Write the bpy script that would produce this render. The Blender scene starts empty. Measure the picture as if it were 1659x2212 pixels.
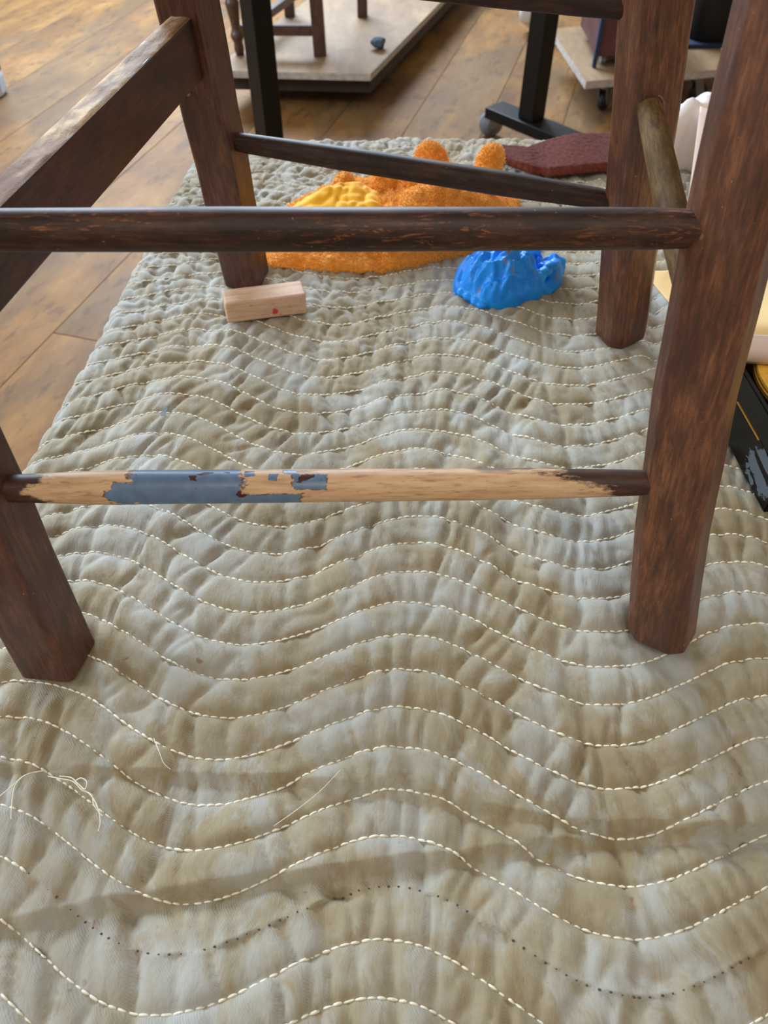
import bpy, bmesh, math, random
import numpy as np
from mathutils import Vector, Matrix, Quaternion
random.seed(7)
SC = bpy.context.scene
COL = SC.collection
# ------------------------------------------------------------------ camera
F, CX, CY, HB = 1661.0, 829.5, 1106.0, 0.44        # focal length in px of the 1659x2212 frame, camera height over the blanket
PITCH = math.radians(48.18)
SP, CP = math.sin(PITCH), math.cos(PITCH)
FLOOR = -0.56
cd = bpy.data.cameras.new('camera'); cam = bpy.data.objects.new('camera', cd); COL.objects.link(cam)
cd.sensor_fit = 'VERTICAL'; cd.sensor_height = 36.0; cd.sensor_width = 27.0; cd.lens = F / 2212 * 36.0
cam.location = (0, 0, HB); cam.rotation_euler = (math.pi / 2 - PITCH, 0, 0)
cd.clip_start = 0.02; cd.clip_end = 60
cd.dof.use_dof = True; cd.dof.focus_distance = 0.50; cd.dof.aperture_fstop = 13.0
SC.camera = cam
# ------------------------------------------------------------------ light
w = bpy.data.worlds.new('world'); SC.world = w; w.use_nodes = True
w.node_tree.nodes['Background'].inputs[0].default_value = (1.0, 0.89, 0.74, 1)
w.node_tree.nodes['Background'].inputs[1].default_value = 0.30
def area(name, loc, target, sx, sy, power, col):
    l = bpy.data.lights.new(name, 'AREA'); l.shape = 'RECTANGLE'; l.size = sx; l.size_y = sy; l.energy = power; l.color = col
    o = bpy.data.objects.new(name, l); COL.objects.link(o); o.location = loc
    o.rotation_euler = (Vector(target) - Vector(loc)).to_track_quat('-Z', 'Y').to_euler(); return o
area('window_light_back', (-1.0, 5.0, 1.9), (0, .6, 0), 2.6, 1.5, 310, (0.66, 0.82, 1.0))
area('window_light_left', (-3.6, 0.9, 1.5), (0, .5, 0), 2.2, 1.5, 110, (0.72, 0.85, 1.0))
area('ceiling_light', (0.5, -1.1, 2.3), (0.1, .5, 0), 1.2, 0.6, 16, (1.0, 0.93, 0.84))
SC.view_settings.view_transform = 'Standard'; SC.view_settings.look = 'None'
SC.view_settings.gamma = 1; SC.view_settings.use_curve_mapping = False
SC.view_settings.exposure = 0.38
# ------------------------------------------------------------------ helpers
def ray(px, py):
    x = (px - CX) / F; y = -(py - CY) / F
    return Vector((x, CP + y * SP, -SP + y * CP))
def U(px, py, z=0.0):                   # point of that sight line at height z
    d = ray(px, py); t = (z - HB) / d.z; return Vector((0, 0, HB)) + d * t
def UY(px, py, Y):                      # point of that sight line at forward distance Y
    d = ray(px, py); return Vector((0, 0, HB)) + d * (Y / d.y)
def srgb(r, g, b):
    f = lambda c: (c / 12.92) if c <= 0.04045 else ((c + 0.055) / 1.055) ** 2.4
    return (f(r / 255), f(g / 255), f(b / 255), 1)
def hsh(ix, iy, seed):
    n = (ix.astype(np.int64) * 374761393 + iy.astype(np.int64) * 668265263 + seed * 974711) & 0x7fffffff
    n = ((n ^ (n >> 13)) * 1274126177) & 0x7fffffff
    n = n ^ (n >> 16)
    return (n & 0xffff) / 65535.0
def noise2(x, y, seed=0):               # gradient noise, about -1..1
    x = np.asarray(x, float); y = np.asarray(y, float)
    x, y = np.broadcast_arrays(x, y)
    ix = np.floor(x); iy = np.floor(y); fx = x - ix; fy = y - iy
    def g(a, b):
        an = hsh(ix + a, iy + b, seed) * 2 * np.pi
        return np.cos(an) * (fx - a) + np.sin(an) * (fy - b)
    sx = fx * fx * fx * (fx * (fx * 6 - 15) + 10); sy = fy * fy * fy * (fy * (fy * 6 - 15) + 10)
    a = g(0, 0) * (1 - sx) + g(1, 0) * sx; b = g(0, 1) * (1 - sx) + g(1, 1) * sx
    return (a * (1 - sy) + b * sy) * 1.5
def sm(a, b, x):
    t = np.clip((x - a) / (b - a), 0, 1); return t * t * (3 - 2 * t)
def link(o, parent=None):
    COL.objects.link(o)
    if parent is not None: o.parent = parent
    return o
def mesh_obj(name, verts, faces, mat, parent=None, smooth=True, matrix=None):
    me = bpy.data.meshes.new(name); me.from_pydata([tuple(v) for v in verts], [], faces); me.update()
    if smooth: me.shade_smooth()
    if mat: me.materials.append(mat)
    o = bpy.data.objects.new(name, me); link(o, parent)
    if matrix is not None:
        if parent is not None: matrix = Matrix.Translation(-parent.location) @ matrix
        o.matrix_basis = matrix
    elif parent is not None: o.location = -parent.location
    return o
def fast_grid(name, P, mat, parent=None, at=None):      # P: (nv, nu, 3)
    nv, nu, _ = P.shape
    me = bpy.data.meshes.new(name); co = P.reshape(-1, 3).astype(np.float32)
    i = np.arange((nv - 1) * (nu - 1)); r = i // (nu - 1); c = i % (nu - 1); a = r * nu + c
    q = np.stack([a, a + 1, a + nu + 1, a + nu], 1).astype(np.int32)
    me.vertices.add(len(co)); me.vertices.foreach_set('co', co.ravel())
    me.loops.add(q.size); me.loops.foreach_set('vertex_index', q.ravel())
    me.polygons.add(len(q)); me.polygons.foreach_set('loop_start', (np.arange(len(q)) * 4).astype(np.int32))
    me.polygons.foreach_set('loop_total', np.full(len(q), 4, np.int32))
    me.update(calc_edges=True); me.shade_smooth(); me.materials.append(mat)
    o = bpy.data.objects.new(name, me); link(o, parent); return o
def empty(name, loc):
    o = bpy.data.objects.new(name, None); o.empty_display_size = .05; o.location = loc; return link(o)
def tag(o, label, cat, group=None):
    o['label'] = label; o['category'] = cat
    if group: o['group'] = group
    return o
def box_mesh(sx, sy, sz, bev=0.0, seg=2, z0=None):      # centred box (z0: bottom height)
    bm = bmesh.new(); bmesh.ops.create_cube(bm, size=1)
    for v in bm.verts: v.co = Vector((v.co.x * sx, v.co.y * sy, v.co.z * sz + (sz / 2 + z0 if z0 is not None else 0)))
    if bev: bmesh.ops.bevel(bm, geom=list(bm.edges), offset=bev, segments=seg, affect='EDGES', profile=.5)
    return bm
def bm_obj(name, bm, mat, parent=None, matrix=None, smooth=False):
    me = bpy.data.meshes.new(name); bm.to_mesh(me); bm.free()
    if smooth: me.shade_smooth()
    me.materials.append(mat); o = bpy.data.objects.new(name, me); link(o, parent)
    if matrix is not None:
        if parent is not None: matrix = Matrix.Translation(-parent.location) @ matrix
        o.matrix_basis = matrix
    elif parent is not None: o.location = -parent.location
    return o
def frame(a, b, ydir):                  # matrix: origin a, Z towards b, Y as near as possible to ydir
    z = (b - a).normalized(); y = (ydir - z * ydir.dot(z)).normalized(); x = y.cross(z)
    m = Matrix((x, y, z)).transposed().to_4x4(); m.translation = a; return m
# ------------------------------------------------------------------ materials
class NT:
    def __init__(s, name):
        s.m = bpy.data.materials.new(name); s.m.use_nodes = True; s.t = s.m.node_tree; s.b = s.t.nodes['Principled BSDF']
        s.tc = s.t.nodes.new('ShaderNodeTexCoord')
    def n(s, typ, **kw):
        x = s.t.nodes.new(typ)
        for k, v in kw.items(): setattr(x, k, v)
        return x
    def l(s, a, b): s.t.links.new(a, b)
    def val(s, sock, v):
        if hasattr(v, 'is_output') or isinstance(v, bpy.types.NodeSocket): s.l(v, sock)
        else: sock.default_value = v
    def math(s, op, a, b=0.0, c=None, clamp=False):
        x = s.n('ShaderNodeMath', operation=op, use_clamp=clamp); s.val(x.inputs[0], a); s.val(x.inputs[1], b)
        if c is not None: s.val(x.inputs[2], c)
        return x.outputs[0]
    def mapping(s, scale=(1, 1, 1), src='Object', loc=(0, 0, 0), rot=(0, 0, 0)):
        x = s.n('ShaderNodeMapping'); s.l(s.tc.outputs[src], x.inputs[0]); x.inputs['Scale'].default_value = scale
        x.inputs['Location'].default_value = loc; x.inputs['Rotation'].default_value = rot; return x.outputs[0]
    def noise(s, vec, scale, detail=4, rough=.55, dist=0.0):
        x = s.n('ShaderNodeTexNoise'); s.l(vec, x.inputs['Vector']); x.inputs['Scale'].default_value = scale
        x.inputs['Detail'].default_value = detail; x.inputs['Roughness'].default_value = rough; x.inputs['Distortion'].default_value = dist
        return x.outputs[0]
    def ramp(s, fac, stops):
        x = s.n('ShaderNodeValToRGB'); s.val(x.inputs[0], fac); e = x.color_ramp.elements
        while len(e) > len(stops): e.remove(e[-1])
        while len(e) < len(stops): e.new(.5)
        for i, (p, c) in enumerate(stops):
            e[i].position = p; e[i].color = c if len(c) == 4 else (*c, 1)
        return x.outputs[0]
    def step(s, fac, a, b):
        x = s.n('ShaderNodeMapRange', interpolation_type='SMOOTHSTEP'); s.val(x.inputs[0], fac)
        x.inputs[1].default_value = a; x.inputs[2].default_value = b; return x.outputs[0]
    def mix(s, fac, a, b, mode='MIX'):
        x = s.n('ShaderNodeMix', data_type='RGBA', blend_type=mode); s.val(x.inputs[0], fac); s.val(x.inputs[6], a); s.val(x.inputs[7], b)
        return x.outputs[2]
    def bump(s, h, strength=.3, dist=.001):
        x = s.n('ShaderNodeBump'); s.l(h, x.inputs['Height']); x.inputs['Strength'].default_value = strength; x.inputs['Distance'].default_value = dist
        s.l(x.outputs[0], s.b.inputs['Normal'])
    def out(s, col=None, rough=None, **kw):
        if col is not None: s.val(s.b.inputs['Base Color'], col)
        if rough is not None: s.val(s.b.inputs['Roughness'], rough)
        for k, v in kw.items(): s.val(s.b.inputs[k.replace('_', ' ')], v)
        return s.m
def plain(name, col, rough=.6, var=.25, scale=40, bump=.15, **kw):
    a = NT(name); v = a.mapping(); n = a.noise(v, scale)
    dark = tuple(c * (1 - var) for c in col[:3]) + (1,); lite = tuple(min(1, c * (1 + var)) for c in col[:3]) + (1,)
    a.bump(a.noise(v, scale * 6), bump, .0005)
    return a.out(a.ramp(n, [(.3, dark), (.7, lite)]), rough, **kw)
def stained_wood(name, c0, c1, c2, rough=.36, fleck=.0, along=7.0, seedloc=(0, 0, 0), coat=.25, spec=.5):
    a = NT(name); v = a.mapping((1, 1, 1 / along), loc=seedloc)
    n1 = a.math('ADD', a.math('MULTIPLY', a.noise(v, 420, 5, .72, 0.2), .6), a.math('MULTIPLY', a.noise(a.mapping((1, 1, .4), loc=seedloc), 70, 5, .7, .3), .4)); v2 = a.mapping((1, 1, .35), loc=seedloc); n2 = a.noise(v2, 26, 4, .6)
    col = a.ramp(n1, [(.36, c0), (.50, c1), (.64, c2)])
    col = a.mix(a.math('MULTIPLY', a.step(n2, .45, .66), .7), col, c0)
    if fleck:
        v3 = a.mapping((1.0, 1.0, .16), loc=seedloc); n3 = a.noise(v3, 330, 6, .7, 2.2)
        n4 = a.noise(a.mapping((1, 1, .3)), 30, 2)
        fm = a.math('MULTIPLY', a.step(n3, .56, .62), a.math('MULTIPLY', a.step(n4, .40, .56), fleck))
        col = a.mix(fm, col, srgb(176, 104, 52))
    sp = a.noise(a.mapping(), 420, 2, .5)
    col = a.mix(a.step(sp, .74, .80), col, srgb(150, 130, 110))
    a.bump(a.noise(v, 260, 4, .6), .22, .0006)
    rg = a.math('MULTIPLY_ADD', n2, .25, rough - .1)
    return a.out(col, rg, Coat_Weight=coat, Coat_Roughness=.28, Specular_IOR_Level=spec)
D0, D1, D2 = srgb(38, 20, 14), srgb(80, 42, 25), srgb(116, 66, 38)
M = {}
M['leg'] = stained_wood('stained_leg_wood', srgb(66, 38, 27), srgb(100, 60, 40), srgb(142, 90, 58), .46, .0, 9, coat=.12)
M['leg_dark'] = stained_wood('dark_stained_leg_wood', srgb(54, 30, 23), srgb(82, 47, 33), srgb(112, 68, 45), .46, .0, 9, (3, 1, 2), coat=.12)
M['rail_dark'] = stained_wood('dark_rung_wood', srgb(30, 16, 12), srgb(54, 30, 20), srgb(84, 54, 36), .52, .0, 9, (1, 5, 2), coat=.0, spec=.4)
M['rail_fleck'] = stained_wood('dark_rung_wood_with_bare_flecks', srgb(30, 16, 12), srgb(62, 38, 28), srgb(96, 62, 42), .50, .65, 10, (0, 2, 7), coat=.0, spec=.4)
M['rail_flat'] = stained_wood('dark_flat_rail_wood', srgb(34, 16, 8), srgb(62, 31, 16), srgb(86, 46, 24), .42, .0, 8, (7, 0, 3), coat=.1)
M['rail_olive'] = stained_wood('dusty_rung_wood', srgb(66, 46, 22), srgb(98, 72, 38), srgb(124, 96, 56), .75, .0, 8, (2, 2, 3), coat=.0, spec=.15)
# rough glue-caked top of the flat rail
a = NT('rough_bare_rail_edge'); v = a.mapping((1, 1, .4)); n = a.noise(v, 60, 6, .65); n2 = a.noise(a.mapping((1, 1, .5)), 24, 3)
col = a.ramp(n, [(.32, srgb(112, 80, 52)), (.50, srgb(156, 122, 86)), (.66, srgb(214, 184, 138))])
col = a.mix(a.step(n2, .5, .6), col, srgb(120, 84, 56)); a.bump(n, .8, .002); M['rail_edge'] = a.out(col, .7)
# ------------------------------------------------------------------ floor
def plank_mat():
    a = NT('worn_floor_wood'); oi = a.n('ShaderNodeObjectInfo')
    add = a.n('ShaderNodeVectorMath', operation='ADD'); a.l(a.mapping((1, .35, 1)), add.inputs[0])
    sc = a.n('ShaderNodeVectorMath', operation='SCALE'); cv = a.n('ShaderNodeCombineXYZ')
    a.l(oi.outputs['Random'], cv.inputs[0]); a.l(oi.outputs['Random'], cv.inputs[1]); a.l(cv.outputs[0], sc.inputs[0]); sc.inputs['Scale'].default_value = 13
    a.l(sc.outputs[0], add.inputs[1]); v = add.outputs[0]; gw = a.tc.outputs['Object']
    n = a.noise(v, 7, 8, .62, .4); g = a.noise(v, 42, 6, .6); st = a.noise(v, 3.2, 4, .6, .5); sp = a.noise(v, 38, 5, .65)
    col = a.ramp(n, [(.32, srgb(102, 70, 34)), (.50, srgb(142, 100, 50)), (.70, srgb(172, 128, 70))])
    col = a.mix(a.math('MULTIPLY', a.step(g, .35, .7), .35), col, srgb(116, 80, 50))
    col = a.mix(a.math('MULTIPLY', a.step(st, .46, .58), .55), col, srgb(100, 82, 60))
    col = a.mix(a.math('MULTIPLY', a.step(sp, .54, .66), .5), col, srgb(74, 50, 32))
    col = a.mix(a.math('MULTIPLY', oi.outputs['Random'], .15), col, srgb(112, 78, 48))
    a.bump(g, .3, .002); return a.out(col, .62, Specular_IOR_Level=.25)
M['plank'] = plank_mat()
M['sub'] = plain('floor_gap', srgb(40, 28, 20), .9)
fl = bm_obj('floor', box_mesh(12, 12, .04), M['sub']); fl.location = (0, 3, FLOOR - .036); fl['kind'] = 'structure'
ang = math.radians(16); dv = Vector((math.sin(ang), math.cos(ang), 0)); nv_ = Vector((math.cos(ang), -math.sin(ang), 0))
PW = .235; plank_mesh = {}
for k in range(-12, 14):
    off = -.155 - PW / 2 + k * PW; y0 = -2.2 + random.random() * 1.2
    while y0 < 6.4:
        L = random.choice([2.1, 2.7, 3.3])
        if L not in plank_mesh:
            bm = box_mesh(PW - .0014, L - .0014, .02, .0009, 1); me = bpy.data.meshes.new('plank'); bm.to_mesh(me); bm.free(); me.materials.append(M['plank']); plank_mesh[L] = me
        o = bpy.data.objects.new('plank', plank_mesh[L]); link(o, fl)
        c = nv_ * off + dv * (y0 + L / 2); z = FLOOR - .01 + random.uniform(-.0008, 0)
        o.location = Vector((c.x, c.y, z)) - fl.location; o.rotation_euler = (0, 0, -ang); y0 += L
# ------------------------------------------------------------------ the quilted blanket
RA = math.radians(4.5); CA, SA = math.cos(RA), math.sin(RA)
UL, YF = -.333, 1.085                    # left fold-over edge (blanket coords) and far fold-over edge (world Y)
LAM, AMP, U0, PIT, V0 = .232, .0212, -.003, .0262, .2096
def uv(X, Y): return X * CA - Y * SA, X * SA + Y * CA
def xy(u, v): return u * CA + v * SA, -u * SA + v * CA
def row_shape(u, v):                     # displacement of the stitch waves
    lam = LAM * (1 + .03 * np.sin(v * 9)); amp = AMP * (1 - .30 * sm(.35, 1.0, v))
    return amp * np.cos(2 * np.pi * (u - U0 - .02 * sm(.3, .8, v)) / lam) + .0016 * noise2(u * 9, v * 5, 5)
def gap(n): return PIT * n
FEET = [U(130, 1440), U(1440, 1395), U(530, 608), U(1340, 725)]
def height(u, v):
    u = np.asarray(u, float); v = np.asarray(v, float)
    X, Y = u * CA + v * SA, -u * SA + v * CA
    r = (v - row_shape(u, v) - V0) / PIT
    n = np.floor(r); t = r - n
    # the two rows either side of the pulled-out row share one puff, half as deep there
    puff = (1 - np.abs(2 * t - 1) ** 2.4) ** .75
    near = np.exp(-((r + 4) / .35) ** 2)      # row -4 is the row whose thread is missing
    puff = puff * (1 - near) + near * .85
    loft = (.0046 - .0018 * sm(.25, .6, v)) * (1 + .35 * noise2(u * 14, n * .7, 11)) * (1 - .25 * sm(.1, -.02, v))
    # puckers that run across the rows
    jit = .30 * noise2(u * 22, r * .5, 3)
    sl = .30 * sm(.02, -.25, u) * sm(.6, .1, v)                       # wrinkles lean over on the left
    wv_ = .55 * 2 * np.pi / LAM * AMP * np.sin(2 * np.pi * (u - U0) / LAM) * (t - .5) * PIT      # and stand square to the stitching
    uw = u + sl * v - wv_
    w1 = 1 - np.abs(noise2(uw * 36 + jit, r * .16, 21)) * 2.6
    w2 = 1 - np.abs(noise2(uw * 62 + jit + 3 * hsh(n, n * 0, 5), r * .28, 22)) * 2.4
    crease = np.clip(w1, 0, 1) ** 2.4 * .0042 + np.clip(w2, 0, 1) ** 2.4 * .0024
    back = sm(.45, .75, v) * sm(.06, -.12, u)
    w3 = 1 - np.abs(noise2(u * 38 + v * 22, v * 38 - u * 16, 31)) * 2.3
    crease = crease + back * np.clip(w3, 0, 1) ** 3 * .0045
    ends = 1 - .25 * np.abs(2 * t - 1)
    z = loft * puff - crease * (.55 + .45 * puff) * ends + .0014 * noise2(uw * 40, v * 9, 44)
    z += .0045 * noise2(u * 5.2, v * 4.1, 2) + .002 * noise2(u * 11, v * 8, 8)
    # long soft valleys
    def seg(x0, y0, x1, y1, dep, wd):
        dx, dy = x1 - x0, y1 - y0; q = np.clip(((X - x0) * dx + (Y - y0) * dy) / (dx * dx + dy * dy), 0, 1)
        d = np.hypot(X - x0 - q * dx, Y - y0 - q * dy); return -dep * np.exp(-(d / wd) ** 2)
    p, q_ = U(500, 660), U(210, 950); z = z + seg(p.x, p.y, q_.x, q_.y, .0040, .012)
    p, q_ = U(1085, 880), U(1110, 1250); z = z + seg(p.x, p.y, q_.x, q_.y, .0045, .011)
    p, q_ = U(860, 800), U(1000, 1000); z = z + seg(p.x, p.y, q_.x, q_.y, .0030, .02)
    p, q_ = U(1412, 600), U(1425, 760); z = z + seg(p.x, p.y, q_.x, q_.y, .012, .013)
    p, q_ = U(705, 1130), U(660, 1290); z = z + seg(p.x, p.y, q_.x, q_.y, .003, .006)
    # two sharp fold lines crossing the front: valley edge, bright flap rising towards the camera
    def fold(pts, dep, wn, wf):
        P = [U(*a) for a in pts]; xs = np.array([a.x for a in P]); ys = np.array([a.y for a in P])
        yl = np.interp(X, xs, ys) + .0012 * noise2(X * 30, X * 0, 9); d = Y - yl
        amp = sm(xs[0] - .02, xs[0] + .01, X)
        return amp * dep * (np.where(d < 0, -np.exp(-np.abs(d) / wn), -np.clip(1 - np.abs(d) / wf, 0, 1)) )
    z = z + fold([(-60, 2030), (0, 2015), (320, 1955), (600, 1912), (1000, 1862), (1300, 1825), (1700, 1798)], .0075, .022, .0075)
    z = z + fold([(-60, 1662), (0, 1668), (300, 1682), (640, 1690), (1000, 1750), (1250, 1790), (1700, 1805)], .0045, .016, .0055)
    pc = U(740, 1925); z = z - .008 * np.exp(-(((X - pc.x) / .008) ** 2 + ((Y - pc.y) / .0035) ** 2))
    for f in FEET:
        d = np.hypot(X - f.x, Y - f.y); z = z - (.0045 + z * .75) * np.exp(-(d / .027) ** 4)
    return z
R_ = .022
def surf(u, v, lift=0.0):                # the sheet bent over the table's left and far edges
    u = np.asarray(u, float); v = np.asarray(v, float); z = height(u, v) + lift
    s = (UL + R_) - u; uu = u.copy(); zz = np.zeros_like(u)
    th = np.clip(s / R_, 0, math.pi / 2); beyond = np.clip(s - R_ * math.pi / 2, 0, None)
    on = s > 0
    uu = np.where(on, (UL + R_) - (R_ + z) * np.sin(th), u)
    zb = np.where(on, -R_ + (R_ + z) * np.cos(th) - beyond, z)
    X, Y = uu * CA + v * SA, -uu * SA + v * CA
    s2 = Y - (YF - R_); th2 = np.clip(s2 / R_, 0, math.pi / 2); b2 = np.clip(s2 - R_ * math.pi / 2, 0, None)
    Y2 = np.where(s2 > 0, (YF - R_) + (R_ + zb * np.where(zb > 0, 1, 0)) * np.sin(th2), Y)
    Z2 = np.where(s2 > 0, zb * np.where(zb > 0, np.cos(th2), 1) - R_ * (1 - np.cos(th2)) - b2, zb)
    return np.stack([X, Y2, Z2], -1)
def zat(X, Y):
    u, v = uv(X, Y); return float(height(np.array([u]), np.array([v]))[0])
a = NT('grey_beige_quilt_cotton'); v = a.mapping()
n1 = a.noise(v, 9, 6, .62, .4); n2 = a.noise(v, 34, 5, .65, .3); n3 = a.noise(v, 190, 3, .6)
col = a.ramp(n1, [(.36, srgb(140, 124, 92)), (.47, srgb(153, 140, 112)), (.55, srgb(162, 155, 138)), (.64, srgb(170, 168, 160))])
col = a.mix(a.math('MULTIPLY', a.step(n2, .50, .72), .45), col, srgb(146, 120, 82))
col = a.mix(a.math('MULTIPLY', a.step(n3, .70, .76), .6), col, srgb(120, 84, 60))
n4 = a.noise(v, 55, 2, .5); col = a.mix(a.math('MULTIPLY', a.step(n4, .745, .78), .7), col, srgb(132, 84, 58))
n5 = a.noise(a.mapping((1, .55, 1), rot=(0, 0, .3)), 24, 7, .68, .6)
col = a.mix(a.math('MULTIPLY', a.step(n5, .50, .60), .55), col, srgb(170, 170, 164)); col = a.mix(a.math('MULTIPLY', a.step(n5, .47, .38), .55), col, srgb(134, 114, 78))
# twill weave as fine relief
wv = a.n('ShaderNodeTexWave', wave_type='BANDS', bands_direction='DIAGONAL'); a.l(v, wv.inputs['Vector']); wv.inputs['Scale'].default_value = 420
wv2 = a.noise(a.mapping((1, .25, 1)), 900, 2)
wr = a.noise(a.mapping((1, .4, 1), rot=(0, 0, .15)), 120, 5, .6, .8)
a.bump(a.math('ADD', a.math('ADD', a.math('MULTIPLY', wv.outputs[0], .15), a.math('MULTIPLY', wv2, .3)), a.math('MULTIPLY', wr, 1.6)), .45, .0012)
M['quilt'] = a.out(col, .88, Sheen_Weight=.25, Sheen_Roughness=.5)
us = np.arange(UL - .11, .80, .0021)
vs = [-.03]
while vs[-1] < 1.22: vs.append(vs[-1] + (.0011 + .0014 * min(1, max(0, vs[-1] - .1) / .6)))
vs = np.array(vs); UU, VV = np.meshgrid(us, vs)
bl = fast_grid('moving_blanket', surf(UU, VV), M['quilt'])
sd = bl.modifiers.new('thick', 'SOLIDIFY'); sd.thickness = .003; sd.offset = -1
tag(bl, 'grey-beige quilted moving blanket with wavy white stitching spread under the stool', 'blanket')
M['thread'] = plain('cream_thread', srgb(238, 230, 208), .7, .12, 300, .1)
M['hole'] = plain('dark_hole', srgb(84, 70, 56), .9)
def row_points(n, u0, u1, du=.0005):
    u = np.arange(u0, u1, du); v = np.full_like(u, V0 + n * PIT)
    for _ in range(4): v = V0 + n * PIT + row_shape(u, v)
    return u, v
def stitches(n, u0, u1):
    u, v = row_points(n, u0, u1); P = surf(u, v, .0009); d = np.r_[0, np.cumsum(np.linalg.norm(np.diff(P, axis=0), axis=1))]
    rr = random.Random(n); L0 = .0056; verts = []; faces = []; s = 0
    prof = [(0, .30), (.18, .85), (.5, 1.0), (.82, .85), (1, .30)]
    while s < d[-1] - L0:
        L = L0 * rr.uniform(.85, 1.12); base = len(verts); rad = .00074 * rr.uniform(.85, 1.15)
        pts = [Vector([np.interp(s + L * .97 * q, d, P[:, k]) for k in range(3)]) for q, _ in prof]
        t = (pts[-1] - pts[0]).normalized(); up = Vector((0, 0, 1)); sd_ = t.cross(up)
        if sd_.length < .1: sd_ = Vector((0, 1, 0))
        sd_.normalize(); up = sd_.cross(t); tw = sd_ * rr.uniform(-.00025, .00025)
        for (q, rq), p in zip(prof, pts):
            p = p + tw * (q - .5) * 2 - up * (.0007 * (abs(2 * q - 1) ** 2))
            for k in range(5):
                an = k * 2 * math.pi / 5; verts.append(p + (sd_ * math.cos(an) + up * math.sin(an)) * rad * rq)
        for i in range(4):
            for k in range(5):
                faces.append((base + i * 5 + k, base + i * 5 + (k + 1) % 5, base + i * 5 + 5 + (k + 1) % 5, base + i * 5 + 5 + k))
        s += L
    return verts, faces
for n in range(-9, 36):
    if n == -4: continue
    vv, ff = stitches(n, UL - .06 if n > 3 else UL + .0, .62)
    if vv: mesh_obj('stitch_row', vv, ff, M['thread'], bl)
# the row whose thread is gone: only its first stitches are left, then needle holes
vv, ff = stitches(-4, UL, U(32, 1885).x); 
if vv: mesh_obj('stitch_row', vv, ff, M['thread'], bl)['label'] = 'broken row of stitching with its thread ending loose'
u, v = row_points(-4, uv(*U(60, 1890).xy)[0], .45); P = surf(u, v, .0001); d = np.r_[0, np.cumsum(np.linalg.norm(np.diff(P, axis=0), axis=1))]
verts = []; faces = []; s = 0
while s < d[-1]:
    p = Vector([np.interp(s, d, P[:, k]) for k in range(3)]); b = len(verts); r0 = .00055 * random.uniform(.7, 1.3)
    verts.append(p + Vector((0, 0, .0006)))
    for k in range(7): verts.append(p + Vector((math.cos(k * .8976) * r0 * 1.2, math.sin(k * .8976) * r0, .0001)))
    for k in range(7): faces.append((b, b + 1 + k, b + 1 + (k + 1) % 7))
    s += .0058 * random.uniform(.9, 1.1)
o = mesh_obj('needle_holes', verts, faces, M['hole'], bl); o['kind'] = 'stuff'; o['label'] = 'dotted line of dark empty needle holes'
def thread(pxpts, lifts, rad=.00035):
    P = []
    for (px, py), h in zip(pxpts, lifts):
        q = U(px, py, h + .003); P.append(Vector((q.x, q.y, max(zat(q.x, q.y), 0) + h)))
    n = len(P); Q = []
    for i in range(n - 1):                # Catmull-Rom
        p0, p1, p2, p3 = P[max(i - 1, 0)], P[i], P[i + 1], P[min(i + 2, n - 1)]
        for k in range(8):
            t = k / 8; Q.append(.5 * ((2 * p1) + (p2 - p0) * t + (2 * p0 - 5 * p1 + 4 * p2 - p3) * t * t + (3 * p1 - p0 - 3 * p2 + p3) * t ** 3))
    Q.append(P[-1]); vv = []; ff = []
    for i, q in enumerate(Q):
        t = (Q[min(i + 1, len(Q) - 1)] - Q[max(i - 1, 0)]).normalized(); x = t.cross(Vector((.1, .2, 1))).normalized(); y = x.cross(t)
        for k in range(6): vv.append(q + (x * math.cos(k * 1.0472) + y * math.sin(k * 1.0472)) * rad)
    for i in range(len(Q) - 1):
        for k in range(6): ff.append((i * 6 + k, i * 6 + (k + 1) % 6, i * 6 + 6 + (k + 1) % 6, i * 6 + 6 + k))
    return mesh_obj('loose_thread', vv, ff, M['thread'], bl)
thread([(90, 1660), (55, 1668), (30, 1690), (22, 1730), (20, 1765)], [.003, .005, .006, .004, .002])
thread([(90, 1660), (50, 1670), (20, 1695), (-10, 1720)], [.003, .004, .003, .002])
thread([(125, 1672), (150, 1675), (165, 1688), (180, 1700), (184, 1684), (172, 1676), (160, 1682)], [.003, .004, .005, .006, .007, .006, .004])
thread([(100, 1672), (130, 1678), (155, 1684), (175, 1703), (195, 1712), (200, 1735), (218, 1758)], [.002, .004, .004, .005, .004, .004, .003])
thread([(170, 1698), (192, 1712), (208, 1740), (214, 1770), (211, 1793)], [.003, .005, .005, .004, .002])
thread([(330, 1590), (342, 1620), (352, 1645), (366, 1657)], [.003, .004, .003, .002], .00022)
thread([(735, 1660), (690, 1705), (640, 1745), (590, 1780)], [.003, .003, .003, .002], .0002)
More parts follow.
